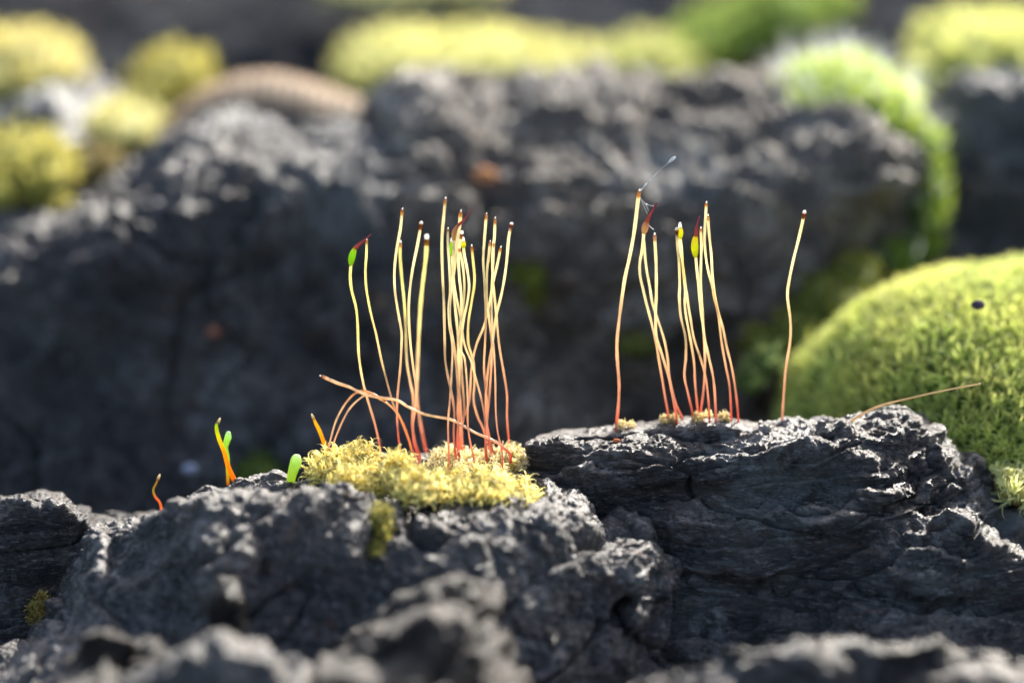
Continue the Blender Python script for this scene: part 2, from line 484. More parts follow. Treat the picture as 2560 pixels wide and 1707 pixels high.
rock('rock_stub', 'small blurred rock stub with a bright top, lower left corner', M_nub, 150, 420,
     [[(150, 1950, -3.2), (420, 1950, -3.2)],
      [(150, 1760, -2.7), (420, 1740, -2.7)],
      [(150, 1690, -2.15), (260, 1650, -2.3), (420, 1685, -2.15)],
      [(150, 1650, -2.0), (215, 1600, -2.2), (270, 1580, -2.2), (340, 1598, -2.2), (420, 1640, -2.0)],
      ('off', 3, (0, .2, -.15)), ('off', 4, (0, .3, -1.4))],
     140, 140, disp_nub, seed=41.0)

# right ledge, layered, in focus
rock('rock_slab', 'thin dark rock slab at the foot of the right-hand stalks, behind the big ledge', M_ledge, 1340, 2200,
     [[(1340, 1300, .9), (2200, 1300, .9)],
      [(1340, 1130, .3), (1500, 1120, .3), (2200, 1160, .3)],
      [(1340, 1110, .2), (1450, 1095, .2), (1560, 1092, .2), (1750, 1085, .2), (1900, 1085, .2), (2200, 1110, .3)],
      [(1340, 1102, .35), (1400, 1083, .35), (1560, 1074, .35), (1640, 1068, .35), (1720, 1057, .35), (1830, 1054, .35), (1950, 1066, .35), (2200, 1095, .5)],
      ('off', 3, (0, .5, -.25)), ('off', 4, (0, .5, -1.6))],
     420, 110, lambda P, N: disp_ledge(P, N)*.45, seed=51.0)
rock('rock_ledge', 'large layered dark rock ledge filling the lower right, sharp along its top', M_ledge, 1280, 2860,
     [[(1280, 2000, -1.5), (2860, 2000, -1.5)],
      [(1280, 1800, -1.0), (1700, 1800, -1.2), (2300, 1790, -1.3), (2860, 1800, -1.2)],
      [(1280, 1640, -.65), (1700, 1640, -.85), (2300, 1640, -.95), (2860, 1650, -.9)],
      [(1280, 1480, -.25), (1640, 1500, -.45), (2000, 1510, -.55), (2560, 1530, -.6), (2860, 1540, -.55)],
      [(1280, 1380, -.05), (1600, 1360, -.2), (1900, 1350, -.35), (2300, 1370, -.45), (2560, 1400, -.45), (2860, 1440, -.4)],
      [(1280, 1280, .05), (1450, 1260, .0), (1800, 1230, -.1), (2200, 1240, -.15), (2400, 1320, -.05), (2560, 1400, .1), (2860, 1480, .1)],
      [(1280, 1210, .1), (1330, 1190, .05), (1450, 1180, .0), (1700, 1160, -.05), (2000, 1150, -.05), (2300, 1190, .05), (2430, 1250, .15), (2560, 1335, .25), (2860, 1420, .25)],
      [(1280, 1185, .2), (1325, 1120, .1), (1400, 1122, .1), (1550, 1112, .1), (1700, 1100, .1), (1900, 1090, .1), (2050, 1090, .1), (2150, 1110, .15), (2250, 1100, .2), (2340, 1130, .25), (2400, 1182, .3), (2500, 1235, .35), (2560, 1288, .38), (2860, 1375, .4)],
      [(1280, 1175, .3), (1318, 1115, .3), (1345, 1108, .3), (1400, 1116, .3), (1500, 1108, .3), (1620, 1098, .3), (1740, 1086, .3), (1850, 1078, .3), (1950, 1080, .3), (2010, 1074, .3), (2040, 1066, .3), (2080, 1078, .3), (2110, 1094, .32), (2180, 1080, .35), (2270, 1076, .35), (2320, 1098, .4), (2365, 1140, .45), (2380, 1165, .45), (2430, 1166, .45), (2455, 1195, .42), (2560, 1268, .45), (2860, 1352, .5)],
      ('off', 8, (0, .5, -.3)), ('off', 9, (0, .5, -1.8))],
     900, 640, disp_ledge, seed=0.0,
     bumps=[(2040, 1085, .1, .16, .07, .6), (2260, 1110, .2, .25, .1, .6), (2180, 1180, 0, .2, .09, .4), (1480, 1240, 0, .3, .1, .6), (2420, 1190, .3, .2, .08, .5), (1750, 1330, -.2, .35, .12, .35), (2040, 1312, -.3, .19, .15, .3), (2210, 1245, -.1, .19, .14, .3), (1700, 1190, -.1, .3, .08, .25), (1850, 1420, -.4, .3, .12, .3), (2420, 1330, -.2, .25, .12, .3), (1950, 1130, -.0, .2, .08, .3), (2300, 1480, -.6, .4, .16, .4)],
     patches=[(1950, 1230, -.1, .26, 1.5, .55), (2100, 1230, -.1, .12, 1.3, .5), (2320, 1470, -.5, .25, 1.8, .5), (2520, 1300, .1, .15, 1.4, .7), (1800, 1480, -.4, .3, 2, .3)])
rock('rock_shelf', 'long low blurred rock shelf running along the bottom right edge', M_ledge, 1450, 2800,
     [[(1450, 2050, -3.0), (2800, 2050, -3.0)],
      [(1450, 1850, -2.8), (2000, 1800, -2.8), (2800, 1850, -2.8)],
      [(1450, 1800, -2.62), (1700, 1730, -2.62), (1950, 1650, -2.62), (2040, 1645, -2.62), (2220, 1720, -2.62), (2400, 1680, -2.62), (2800, 1740, -2.62)],
      [(1450, 1780, -2.5), (1600, 1725, -2.5), (1700, 1692, -2.5), (1860, 1648, -2.5), (1950, 1618, -2.5), (2040, 1606, -2.5), (2130, 1645, -2.5), (2220, 1682, -2.5), (2400, 1640, -2.4), (2560, 1662, -2.4), (2800, 1700, -2.4)],
      ('off', 3, (0, .14, -.10)), ('off', 4, (0, .4, -1.3))],
     420, 160, disp_ledge, seed=61.0)

# background ridges
rock('rock_ridge', 'long dark rock ridge behind the left stalks, blurred, lit along its top', M_back, -500, 1090,
     [[(-500, 1700, 1.6), (1090, 1700, 1.6)],
      [(-500, 1300, 2.2), (500, 1320, 2.2), (1090, 1250, 2.4)],
      [(-500, 1000, 2.9), (300, 1000, 2.9), (1090, 980, 3.0)],
      [(-500, 800, 3.3), (0, 760, 3.3), (300, 740, 3.3), (700, 700, 3.3), (1000, 660, 3.5), (1090, 660, 3.8)],
      [(-500, 700, 3.7), (0, 640, 3.7), (200, 600, 3.7), (500, 520, 3.7), (800, 470, 3.7), (960, 450, 4.0), (1090, 480, 4.5)],
      [(-500, 640, 4.3), (0, 560, 4.3), (180, 520, 4.4), (400, 430, 4.5), (600, 395, 4.6), (850, 370, 4.6), (980, 350, 4.8), (1090, 380, 5.2)],
      [(-500, 600, 5.0), (0, 530, 5.0), (180, 490, 5.2), (380, 385, 5.4), (560, 345, 5.5), (800, 330, 5.5), (1000, 290, 5.6), (1090, 310, 5.9)],
      ('off', 6, (0, .8, -.4)), ('off', 7, (0, 1.2, -1.6))],
     520, 440, disp_back, seed=0.0, patches=[(830, 500, 4.0, .35, 1.3, .5), (540, 590, 3.7, .12, 2, .7), (470, 620, 3.6, .1, 2, .6), (680, 300, 5.4, .3, 2, .4), (1040, 340, 4.8, .15, 1.2, .8)], bumps=[(560, 500, 3.8, .5, .2, .5), (400, 640, 3.6, .5, .2, .5)])
rock('rock_block', 'massive rounded dark rock block behind the right stalks, blurred', M_block, 940, 2380,
     [[(940, 1500, 2.2), (2380, 1500, 2.6)],
      [(940, 1150, 2.8), (1500, 1130, 2.8), (2000, 1080, 3.0), (2380, 1100, 3.6)],
      [(940, 950, 3.1), (1500, 920, 3.2), (1900, 850, 3.4), (2100, 800, 3.8), (2380, 900, 5.0)],
      [(940, 700, 3.5), (1250, 640, 3.4), (1700, 640, 3.4), (2050, 640, 3.6), (2220, 620, 4.2), (2380, 760, 5.6)],
      [(940, 560, 4.1), (1100, 480, 3.9), (1500, 500, 3.8), (1900, 470, 3.9), (2180, 430, 4.2), (2290, 470, 4.8), (2380, 640, 6.0)],
      [(940, 430, 4.8), (1050, 380, 4.6), (1500, 390, 4.5), (1800, 380, 4.6), (2050, 350, 4.6), (2220, 350, 4.9), (2300, 420, 5.4), (2380, 600, 6.2)],
      [(940, 350, 5.5), (1010, 290, 5.3), (1200, 285, 5.3), (1500, 280, 5.3), (1800, 290, 5.3), (2000, 310, 5.2), (2200, 330, 5.4), (2290, 390, 5.8), (2380, 570, 6.4)],
      [(940, 300, 6.2), (1040, 238, 6.0), (1250, 228, 6.2), (1500, 212, 6.2), (1750, 205, 6.2), (1950, 240, 6.0), (2150, 310, 5.8), (2290, 375, 6.1), (2380, 560, 6.6)],
      ('off', 7, (0, .8, -.4)), ('off', 8, (0, 1.0, -1.8))],
     560, 520, disp_block, seed=13.0, patches=[(2110, 380, 4.8, .26, 1.5, .9), (1390, 265, 5.6, .16, 2.2, .9), (1700, 420, 4.3, .25, 1.8, .6), (1660, 460, 4.0, .12, 1.5, .8), (1560, 450, 4.0, .10, 1.5, .7), (1100, 320, 5.0, .12, 1.6, .8)], bumps=[(2120, 390, 4.9, .45, .3, .6), (1420, 300, 5.4, .5, .2, .6), (1080, 310, 5.3, .3, .2, .6)])
rock('rock_cube', 'dark blocky rock at the right edge behind the tall green moss', M_back, 2330, 2950,
     [[(2330, 1000, 4.2), (2950, 1000, 4.2)],
      [(2330, 700, 4.6), (2950, 700, 4.6)],
      [(2330, 500, 5.0), (2450, 480, 5.0), (2950, 480, 5.0)],
      [(2330, 330, 5.6), (2420, 270, 5.5), (2560, 260, 5.5), (2950, 250, 5.5)],
      [(2330, 250, 6.4), (2420, 190, 6.3), (2560, 170, 6.4), (2950, 160, 6.4)],
      ('off', 4, (0, 1.2, -.1)), ('off', 5, (0, 1.0, -2.0))],
     220, 260, disp_back, seed=77.0, patches=[(2500, 190, 6.2, .2, 2, .9), (2480, 330, 5.3, .3, 1.5, .35), (2500, 400, 5.1, .07, 1.3, .9)])
rock('rock_boulder', 'pale topped blurred rock under the yellow moss at the left edge', M_back, -420, 330,
     [[(-420, 900, 4.6), (330, 900, 4.6)],
      [(-420, 500, 5.2), (330, 480, 5.4)],
      [(-420, 330, 5.8), (0, 300, 5.8), (150, 290, 5.8), (330, 420, 6.2)],
      [(-420, 240, 6.4), (0, 215, 6.4), (120, 215, 6.4), (220, 270, 6.6), (330, 400, 6.8)],
      ('off', 3, (0, 1.0, -.1)), ('off', 4, (0, 1.0, -1.8))],
     200, 180, disp_back, seed=91.0, patches=[(60, 250, 6.1, .35, 2.6, 1.0), (160, 260, 6.1, .3, 1.3, 1.0)])

# ------------------------------------------------------------------ moss
def leaf_template(nleaf, L0, wd, lean, curl, seg, rs, tipc, basec, upright=0.0, hair=0.0):
    """a rosette of narrow leaves round the z axis. returns verts, quads, colours"""
    V, F, C = [], [], []
    for k in range(nleaf):
        az = rs.uniform(0, 2*math.pi)
        ln = L0*rs.uniform(.65, 1.15)
        le = lean*rs.uniform(.55, 1.25)
        cu = curl*rs.uniform(.5, 1.4)
        side = rs.uniform(-.8, .8)*curl
        wd_k = wd*rs.uniform(.8, 1.2)
        p = np.array([0., 0., rs.uniform(-.25, .25)*L0-.2*L0]); a = le*.3; yaw = az
        st = ln/seg
        base = len(V)
        for j in range(seg+1):
            d = np.array([math.cos(yaw)*math.sin(a), math.sin(yaw)*math.sin(a), math.cos(a)])
            s = np.array([-math.sin(yaw), math.cos(yaw), 0])
            t = j/seg
            wj = wd_k*(.75+.6*t-1.33*t*t) if j < seg else wd_k*.04
            wj = max(wj, wd_k*.04)
            V.append(p-s*wj*.5); V.append(p+s*wj*.5)
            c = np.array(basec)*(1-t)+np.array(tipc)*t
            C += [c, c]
            p = p+d*st
            a += (le*.7+cu*t)/seg*1.6
            yaw += side/seg
        for j in range(seg):
            b = base+2*j
            F.append([b, b+1, b+3, b+2])
    return np.array(V), np.array(F), np.array(C)

def frames(Nn, rs):
    n = Nn/np.linalg.norm(Nn, axis=1)[:, None]
    r = rs.normal(size=n.shape)
    x = np.cross(r, n); x /= np.linalg.norm(x, axis=1)[:, None]
    y = np.cross(n, x)
    return np.stack([x, y, n], 2)     # columns

def scatter(points, normals, templates, scale, rs, shade=.18, tintfn=None):
    Fr = frames(normals, rs)
    Vs, Fs, Cs, off = [], [], [], 0
    pick = rs.integers(0, len(templates), len(points))
    for k, (tv, tf, tc) in enumerate(templates):
        idx = np.where(pick == k)[0]
        if not len(idx): continue
        s = scale*rs.uniform(.75, 1.25, len(idx))
        V = np.einsum('nij,mj->nmi', Fr[idx], tv)*s[:, None, None]+points[idx][:, None, :]
        c = np.repeat(tc[None], len(idx), 0)*(1+rs.uniform(-shade, shade, len(idx)))[:, None, None]
        if tintfn is not None:
            c = c*tintfn(points[idx])[:, None, :]
        F = tf[None]+(np.arange(len(idx))*len(tv))[:, None, None]+off
        Vs.append(V.reshape(-1, 3)); Fs.append(F.reshape(-1, tf.shape[1])); Cs.append(c.reshape(-1, 3))
        off += len(idx)*len(tv)
    return np.concatenate(Vs), np.concatenate(Fs), np.concatenate(Cs)

def sphere_pts(n, rs):
    i = np.arange(n)+.5
    ph = np.arccos(1-2*i/n); th = math.pi*(1+5**.5)*i
    p = np.stack([np.cos(th)*np.sin(ph), np.sin(th)*np.sin(ph), np.cos(ph)], 1)
    p += rs.normal(size=p.shape)*1.1/math.sqrt(n)
    return p/np.linalg.norm(p, axis=1)[:, None]

def dome_mesh(c, r, seed, mat, col, nseg=40, rough=.24):
    u = np.linspace(0, 2*math.pi, nseg*2+1)[:-1]; v = np.linspace(0, math.pi, nseg+1)
    U, Vv = np.meshgrid(u, v)
    P = np.stack([np.cos(U)*np.sin(Vv), np.sin(U)*np.sin(Vv), np.cos(Vv)], -1).reshape(-1, 3)
    Q = P*np.array(r)
    rr = 1+rough*fbm(Q*1.3/max(r)*2+seed, 3)
    Q = Q*rr[:, None]*.97
    nu = nseg*2
    F = []
    for a in range(nseg):
        for b in range(nu):
            F.append([a*nu+b, (a+1)*nu+b, (a+1)*nu+(b+1) % nu, a*nu+(b+1) % nu])
    me = make_mesh('mound', Q+np.array(c), F, mat)
    pigment(me, np.repeat(np.array([col]), len(Q), 0))
    return me

def inside(p, c, r):
    return ((((p-c)/r)**2).sum(1) < .93)

def cushion(label, blobs, dens, size, tipc, basec, seed, name='moss_cushion', nleaf=9, lean=.9, curl=.5, seg=3, wd=.22, mat=None, hairs=None, corecol=None, group=None, cat='moss', tintfn=None, zmin=-.35, rough=.24):
    """blobs: (px, py, depth, half width px, half height px, half depth cm), px/py at the centre"""
    rs = np.random.default_rng(seed)
    E = []
    for (px, py, y, hw, hh, hd) in blobs:
        k = cmpx(y)
        E.append((W(px, py, y), np.array([hw*k, hd, hh*k*1.03])))
    base = E[0][0]-np.array([0, 0, E[0][1][2]])
    t = thing(name, label, cat, base, group)
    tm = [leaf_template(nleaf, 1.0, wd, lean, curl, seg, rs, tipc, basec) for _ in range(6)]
    PP, NN = [], []
    for k, (c, r) in enumerate(E):
        area = 4*math.pi*((r[0]*r[1])**1.6/3+(r[0]*r[2])**1.6/3+(r[1]*r[2])**1.6/3)**(1/1.6)
        n = max(40, int(area*dens))
        s = sphere_pts(n, rs)
        q = s*r
        rr = 1+rough*fbm(q*1.3/max(r)*2+seed, 3)
        p = c+q*rr[:, None]
        nn = s/r; nn /= np.linalg.norm(nn, axis=1)[:, None]
        keep = (s[:, 2] > zmin) & (nn[:, 1] < .75)
        for j, (c2, r2) in enumerate(E):
            if j != k: keep &= ~inside(p, c2, r2)
        PP.append(p[keep]); NN.append(nn[keep])
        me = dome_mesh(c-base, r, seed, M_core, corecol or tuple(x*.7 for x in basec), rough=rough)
        link('mound', me, t)
    P = np.concatenate(PP); Nn = np.concatenate(NN)
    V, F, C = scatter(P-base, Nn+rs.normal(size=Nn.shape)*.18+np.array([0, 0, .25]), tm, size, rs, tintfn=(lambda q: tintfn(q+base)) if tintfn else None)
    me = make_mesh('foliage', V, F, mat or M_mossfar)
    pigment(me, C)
    o = link('foliage', me, t); o['kind'] = 'stuff'
    if hairs:
        hn, hl, hw_ = hairs
        up = np.where((Nn[:, 2] > .35) | (Nn[:, 0] < -.5))[0]
        idx = rs.choice(up, min(len(up), hn), replace=False)
        tmh = [leaf_template(3, 1.0, hw_, .5, .25, 3, rs, (.8,)*3, (.8,)*3) for _ in range(4)]
        V, F, C = scatter(P[idx]-base, Nn[idx]+np.array([0, 0, .5])+rs.normal(size=(len(idx), 3))*.15, tmh, hl, rs)
        me = make_mesh('hair_tips', V, F, M_hair)
        o = link('hair_tips', me, t); o['kind'] = 'stuff'
    return t

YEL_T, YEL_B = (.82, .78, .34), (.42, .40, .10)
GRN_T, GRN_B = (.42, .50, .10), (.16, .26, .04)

# far cushions, a few centimetres behind
cushion('large pale yellow-green moss cushion, far back at top centre', [(1000, 168, 8.0, 150, 70, .9), (1180, 156, 8.2, 185, 56, .9), (1385, 162, 8.4, 110, 40, .6)], 60, .13, YEL_T, (.62, .62, .22), 11)
cushion('smaller olive moss cushion right of the large pale one', [(1630, 152, 8.4, 115, 40, .6), (1500, 172, 8.4, 80, 32, .5)], 60, .13, (.70, .70, .28), (.48, .50, .15), 12)
cushion('dark green arching moss band at top right of centre', [(1780, 110, 9.0, 90, 60, .7), (1870, 70, 9.2, 100, 60, .7), (1960, 20, 9.4, 100, 60, .8), (2060, 10, 9.6, 60, 60, .6)], 55, .13, (.42, .52, .10), (.20, .30, .05), 13)
cushion('pale moss strip touching the top edge left of centre', [(980, -34, 10.5, 150, 36, .6), (1160, -34, 10.7, 80, 34, .5)], 45, .14, (.80, .80, .42), (.6, .6, .25), 14)
cushion('bright yellow-green moss cushion in the top right corner', [(2420, 130, 7.2, 130, 75, .8), (2570, 120, 7.2, 120, 60, .8), (2320, 190, 6.8, 42, 60, .5)], 70, .13, (.86, .86, .36), (.66, .68, .20), 15)
cushion('rounded yellow moss cushion at the left edge, upper one of two', [(40, 175, 7.0, 155, 82, .8), (-80, 190, 7.0, 120, 80, .8)], 60, .13, (.86, .80, .34), (.62, .55, .2), 16)
cushion('yellow moss cushion between the left edge and the brown striped arc', [(430, 200, 7.2, 95, 58, .7)], 70, .12, (.62, .56, .14), (.36, .33, .08), 17)  # pigment dimmed: the shade on this cushion is put into its colour
cushion('small pale yellow moss cushion left of the brown striped arc', [(320, 320, 6.2, 92, 52, .6)], 80, .12, (.88, .84, .42), (.66, .62, .26), 18)
cushion('hooked yellow moss cushion at the left edge, lower one of two', [(40, 395, 5.4, 120, 55, .5), (130, 450, 5.0, 55, 80, .45), (10, 480, 5.0, 70, 60, .4)], 80, .12, (.72, .66, .20), (.44, .40, .09), 19)
cushion('tiny round yellow moss dot on the left rock ridge', [(98, 658, 4.0, 24, 26, .12)], 260, .06, (.62, .62, .16), (.40, .40, .09), 20)
cushion('faint brownish moss patch below the small pale cushion', [(240, 420, 5.4, 70, 50, .4)], 80, .11, (.34, .28, .11), (.22, .17, .06), 27)
cushion('small olive moss sprig on the dark rock between the two stalk groups', [(1330, 700, 3.3, 26, 26, .12), (1300, 690, 3.35, 20, 18, .1), (1338, 745, 3.25, 20, 28, .1)], 220, .07, (.28, .30, .05), (.16, .18, .03), 21)
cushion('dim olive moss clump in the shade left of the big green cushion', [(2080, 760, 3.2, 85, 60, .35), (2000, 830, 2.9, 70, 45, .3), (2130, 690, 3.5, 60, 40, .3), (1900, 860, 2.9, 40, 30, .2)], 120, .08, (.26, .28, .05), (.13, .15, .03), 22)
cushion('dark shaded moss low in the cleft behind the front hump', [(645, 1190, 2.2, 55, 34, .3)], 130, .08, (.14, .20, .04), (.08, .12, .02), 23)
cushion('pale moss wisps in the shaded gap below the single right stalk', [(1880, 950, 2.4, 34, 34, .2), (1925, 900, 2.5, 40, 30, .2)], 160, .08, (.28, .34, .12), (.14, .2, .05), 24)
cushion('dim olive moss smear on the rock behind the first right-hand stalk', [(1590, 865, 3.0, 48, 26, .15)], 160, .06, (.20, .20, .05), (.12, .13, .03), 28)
# hoary cushion
cushion('green moss cushion bristling with white hair tips, behind on the right rock', [(2105, 240, 5.6, 125, 75, .6), (2220, 295, 5.3, 70, 75, .5), (2020, 235, 5.8, 50, 60, .4)], 110, .12, (.78, .86, .20), (.46, .60, .09), 25,
        name='hairy_moss_cushion', lean=.6, curl=.2, hairs=(1900, .32, .022))
cushion('narrow green moss trail hanging down beside the blurred right rock', [(2300, 395, 5.0, 40, 80, .35), (2322, 490, 4.8, 32, 80, .35), (2312, 580, 4.6, 26, 70, .3), (2250, 645, 4.4, 55, 45, .3)], 130, .12, (.46, .58, .10), (.20, .30, .04), 26,
        name='hairy_moss_trail', lean=.7, curl=.2, hairs=(160, .2, .03))
# big green cushion, right
def big_tint(q):
    s = np.clip((fbm(q*2.2+4, 3)+.2), -1, 1)
    return np.stack([1+.28*s, 1+.12*s, 1+.05*s], 1)
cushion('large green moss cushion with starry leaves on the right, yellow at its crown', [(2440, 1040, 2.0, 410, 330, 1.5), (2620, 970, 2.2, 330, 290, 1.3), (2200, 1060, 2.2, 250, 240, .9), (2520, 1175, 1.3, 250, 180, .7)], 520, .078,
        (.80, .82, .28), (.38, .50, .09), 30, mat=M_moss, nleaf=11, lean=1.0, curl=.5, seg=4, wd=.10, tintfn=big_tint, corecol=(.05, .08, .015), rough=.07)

# curly yellow moss in front
def curly(label, blobs, dens, size, tipc, basec, seed, **kw):
    return cushion(label, blobs, dens, size, tipc, basec, seed, name='moss_tuft', nleaf=9, lean=.9, curl=3.2, seg=6, wd=.15, mat=M_moss, corecol=(.30, .24, .07), **kw)  # core colour darkened to paint shade into the gaps between leaves
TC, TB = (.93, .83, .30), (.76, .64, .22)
curly('curly yellow moss tuft, leftmost clump on the front hump', [(850, 1180, -.15, 62, 42, .22), (800, 1185, .0, 26, 26, .15), (905, 1165, -.1, 36, 42, .2), (870, 1215, -.5, 46, 30, .15), (925, 1215, -.45, 42, 34, .16)], 330, .105, TC, TB, 41)
curly('curly yellow moss tuft on the front hump, blurred middle clump', [(1010, 1195, -.45, 40, 36, .2), (1045, 1225, -.6, 56, 34, .2), (990, 1170, -.35, 20, 22, .12)], 330, .105, (.88, .82, .34), TB, 42)
curly('pale curly moss tuft crowded round the feet of the left stalks', [(1120, 1165, .1, 46, 26, .2), (1180, 1170, .1, 40, 24, .2), (1240, 1165, .12, 44, 26, .2), (1280, 1155, .15, 26, 32, .15)], 420, .085, (.96, .88, .52), (.84, .70, .38), 43)
curly('long curly yellow moss tuft spilling along the front of the hump', [(1140, 1220, -.45, 60, 26, .2), (1215, 1225, -.5, 64, 32, .2), (1290, 1245, -.45, 54, 26, .18), (1335, 1262, -.4, 26, 18, .12)], 330, .10, (.95, .88, .36), TB, 44)
curly('olive moss sprig hanging down the shaded face of the hump', [(950, 1290, -.95, 24, 20, .1), (960, 1335, -1.05, 14, 26, .08), (942, 1375, -1.15, 10, 18, .06)], 420, .07, (.46, .42, .10), (.28, .25, .06), 45)
curly('pale curly moss tuft poking over the ledge at the right edge', [(2530, 1218, .35, 46, 38, .2), (2580, 1230, .35, 40, 36, .2)], 300, .12, (.9, .9, .46), (.66, .66, .28), 46)
curly('tiny curly moss shoot wedged between the left lump and the hump', [(103, 1520, -.25, 22, 26, .06), (100, 1550, -.28, 16, 16, .05)], 500, .07, (.62, .50, .14), (.30, .16, .05), 47)
for k, (px, py, sx, lab) in enumerate([(1553, 1064, 9, 'leftmost pale moss crumb on the right ledge, by the first stalk foot'),
                                       (1577, 1066, 6, 'thin pointed moss crumb on the right ledge, second from left'),
                                       (1664, 1052, 11, 'orange-tinted moss crumb at the feet of the second stalk cluster'),
                                       (1686, 1048, 8, 'small green moss crumb just right of the orange-tinted one'),
                                       (1744, 1048, 14, 'largest yellow moss crumb on top of the right ledge'),
                                       (1768, 1040, 7, 'curled green moss crumb right of the largest yellow crumb'),
                                       (1810, 1046, 13, 'rounded tan moss crumb on the ledge by the rightmost cluster')]):
    curly(lab, [(px, py-2, .3, sx*.75, sx*.7, .04)], 2500, .036, (.90, .80, .45), (.72, .56, .28), 60+k)

# ------------------------------------------------------------------ stalks
def tube(path, rad, nseg=8, ncirc=8, colf=None, cap=True):
    """smooth tube along control points; returns verts, quads, colours"""
    path = np.asarray(path, float)
    k = len(path)
    d = np.concatenate([[0], np.cumsum(np.linalg.norm(np.diff(path, axis=0), axis=1))]); L = d[-1]
    n = nseg
    s = np.linspace(0, L, n)
    out = []
    for v in s:
        i = int(np.clip(np.searchsorted(d, v, side='right')-1, 0, k-2))
        t = (v-d[i])/max(1e-9, d[i+1]-d[i])
        p0 = path[max(i-1, 0)]; p1 = path[i]; p2 = path[i+1]; p3 = path[min(i+2, k-1)]
        out.append(.5*((2*p1)+(-p0+p2)*t+(2*p0-5*p1+4*p2-p3)*t*t+(-p0+3*p1-3*p2+p3)*t**3))
    C = np.array(out)
    T = np.gradient(C, axis=0); T /= np.linalg.norm(T, axis=1)[:, None]+1e-9
    ref = np.array([0.13, 1, 0.07])
    X = np.cross(T, ref); X /= np.linalg.norm(X, axis=1)[:, None]+1e-9
    Y = np.cross(T, X)
    tt = s/L
    r = np.array([rad(t) for t in tt])
    an = np.linspace(0, 2*math.pi, ncirc+1)[:-1]
    V = C[:, None, :]+r[:, None, None]*(np.cos(an)[None, :, None]*X[:, None, :]+np.sin(an)[None, :, None]*Y[:, None, :])
    V = V.reshape(-1, 3)
    F = []
    for a in range(n-1):
        for b in range(ncirc):
            F.append([a*ncirc+b, a*ncirc+(b+1) % ncirc, (a+1)*ncirc+(b+1) % ncirc, (a+1)*ncirc+b])
    cols = np.repeat(np.array([colf(t) for t in tt]), ncirc, 0) if colf else np.ones((len(V), 3))
    if cap:
        for e, row in ((0, 0), (n-1, n-1)):
            V = np.vstack([V, C[row]]); cols = np.vstack([cols, cols[row*ncirc]])
            ci = len(V)-1
            for b in range(0, ncirc, 2):
                F.append([ci, row*ncirc+b, row*ncirc+(b+1) % ncirc, row*ncirc+(b+2) % ncirc] if e else [ci, row*ncirc+(b+2) % ncirc, row*ncirc+(b+1) % ncirc, row*ncirc+b])
    return V, np.array(F), cols, C, r

def part(name, parent, path, rad, colf, mat, nseg=12, ncirc=8):
    V, F, c, C, r = tube(path, rad, nseg, ncirc, colf)
    me = make_mesh(name, V-np.array(parent.location), F, mat)
    pigment(me, c)
    return link(name, me, parent), C

def lerp(stops):
    ts = [s[0] for s in stops]; cs = np.array([s[1] for s in stops])
    return lambda t: np.array([np.interp(t, ts, cs[:, j]) for j in range(3)])

RED, ORG, TAN, PAL = (.56, .11, .10), (.78, .48, .35), (.86, .69, .48), (.94, .86, .61)
def stalkcol(red=.22, warm=0.0, pale=PAL):
    return lerp([(0, RED), (red*.7, (.68, .24, .18)), (red*1.35, ORG), (.45+warm, TAN), (.75+warm*.5, pale), (1, pale)])

def r1(P): return [(740+x*.2551, 460+y*.2551) for x, y in P]
def r2(P): return [(740+x*.2806, 860+y*.2806) for x, y in P]
def r3(P): return [(1480+x*.2551, 360+y*.2551) for x, y in P]
def r4(P): return [(1480+x*.2551, 740+y*.2551) for x, y in P]
def r5(P): return [(340+x*.2381, 1000+y*.2381) for x, y in P]

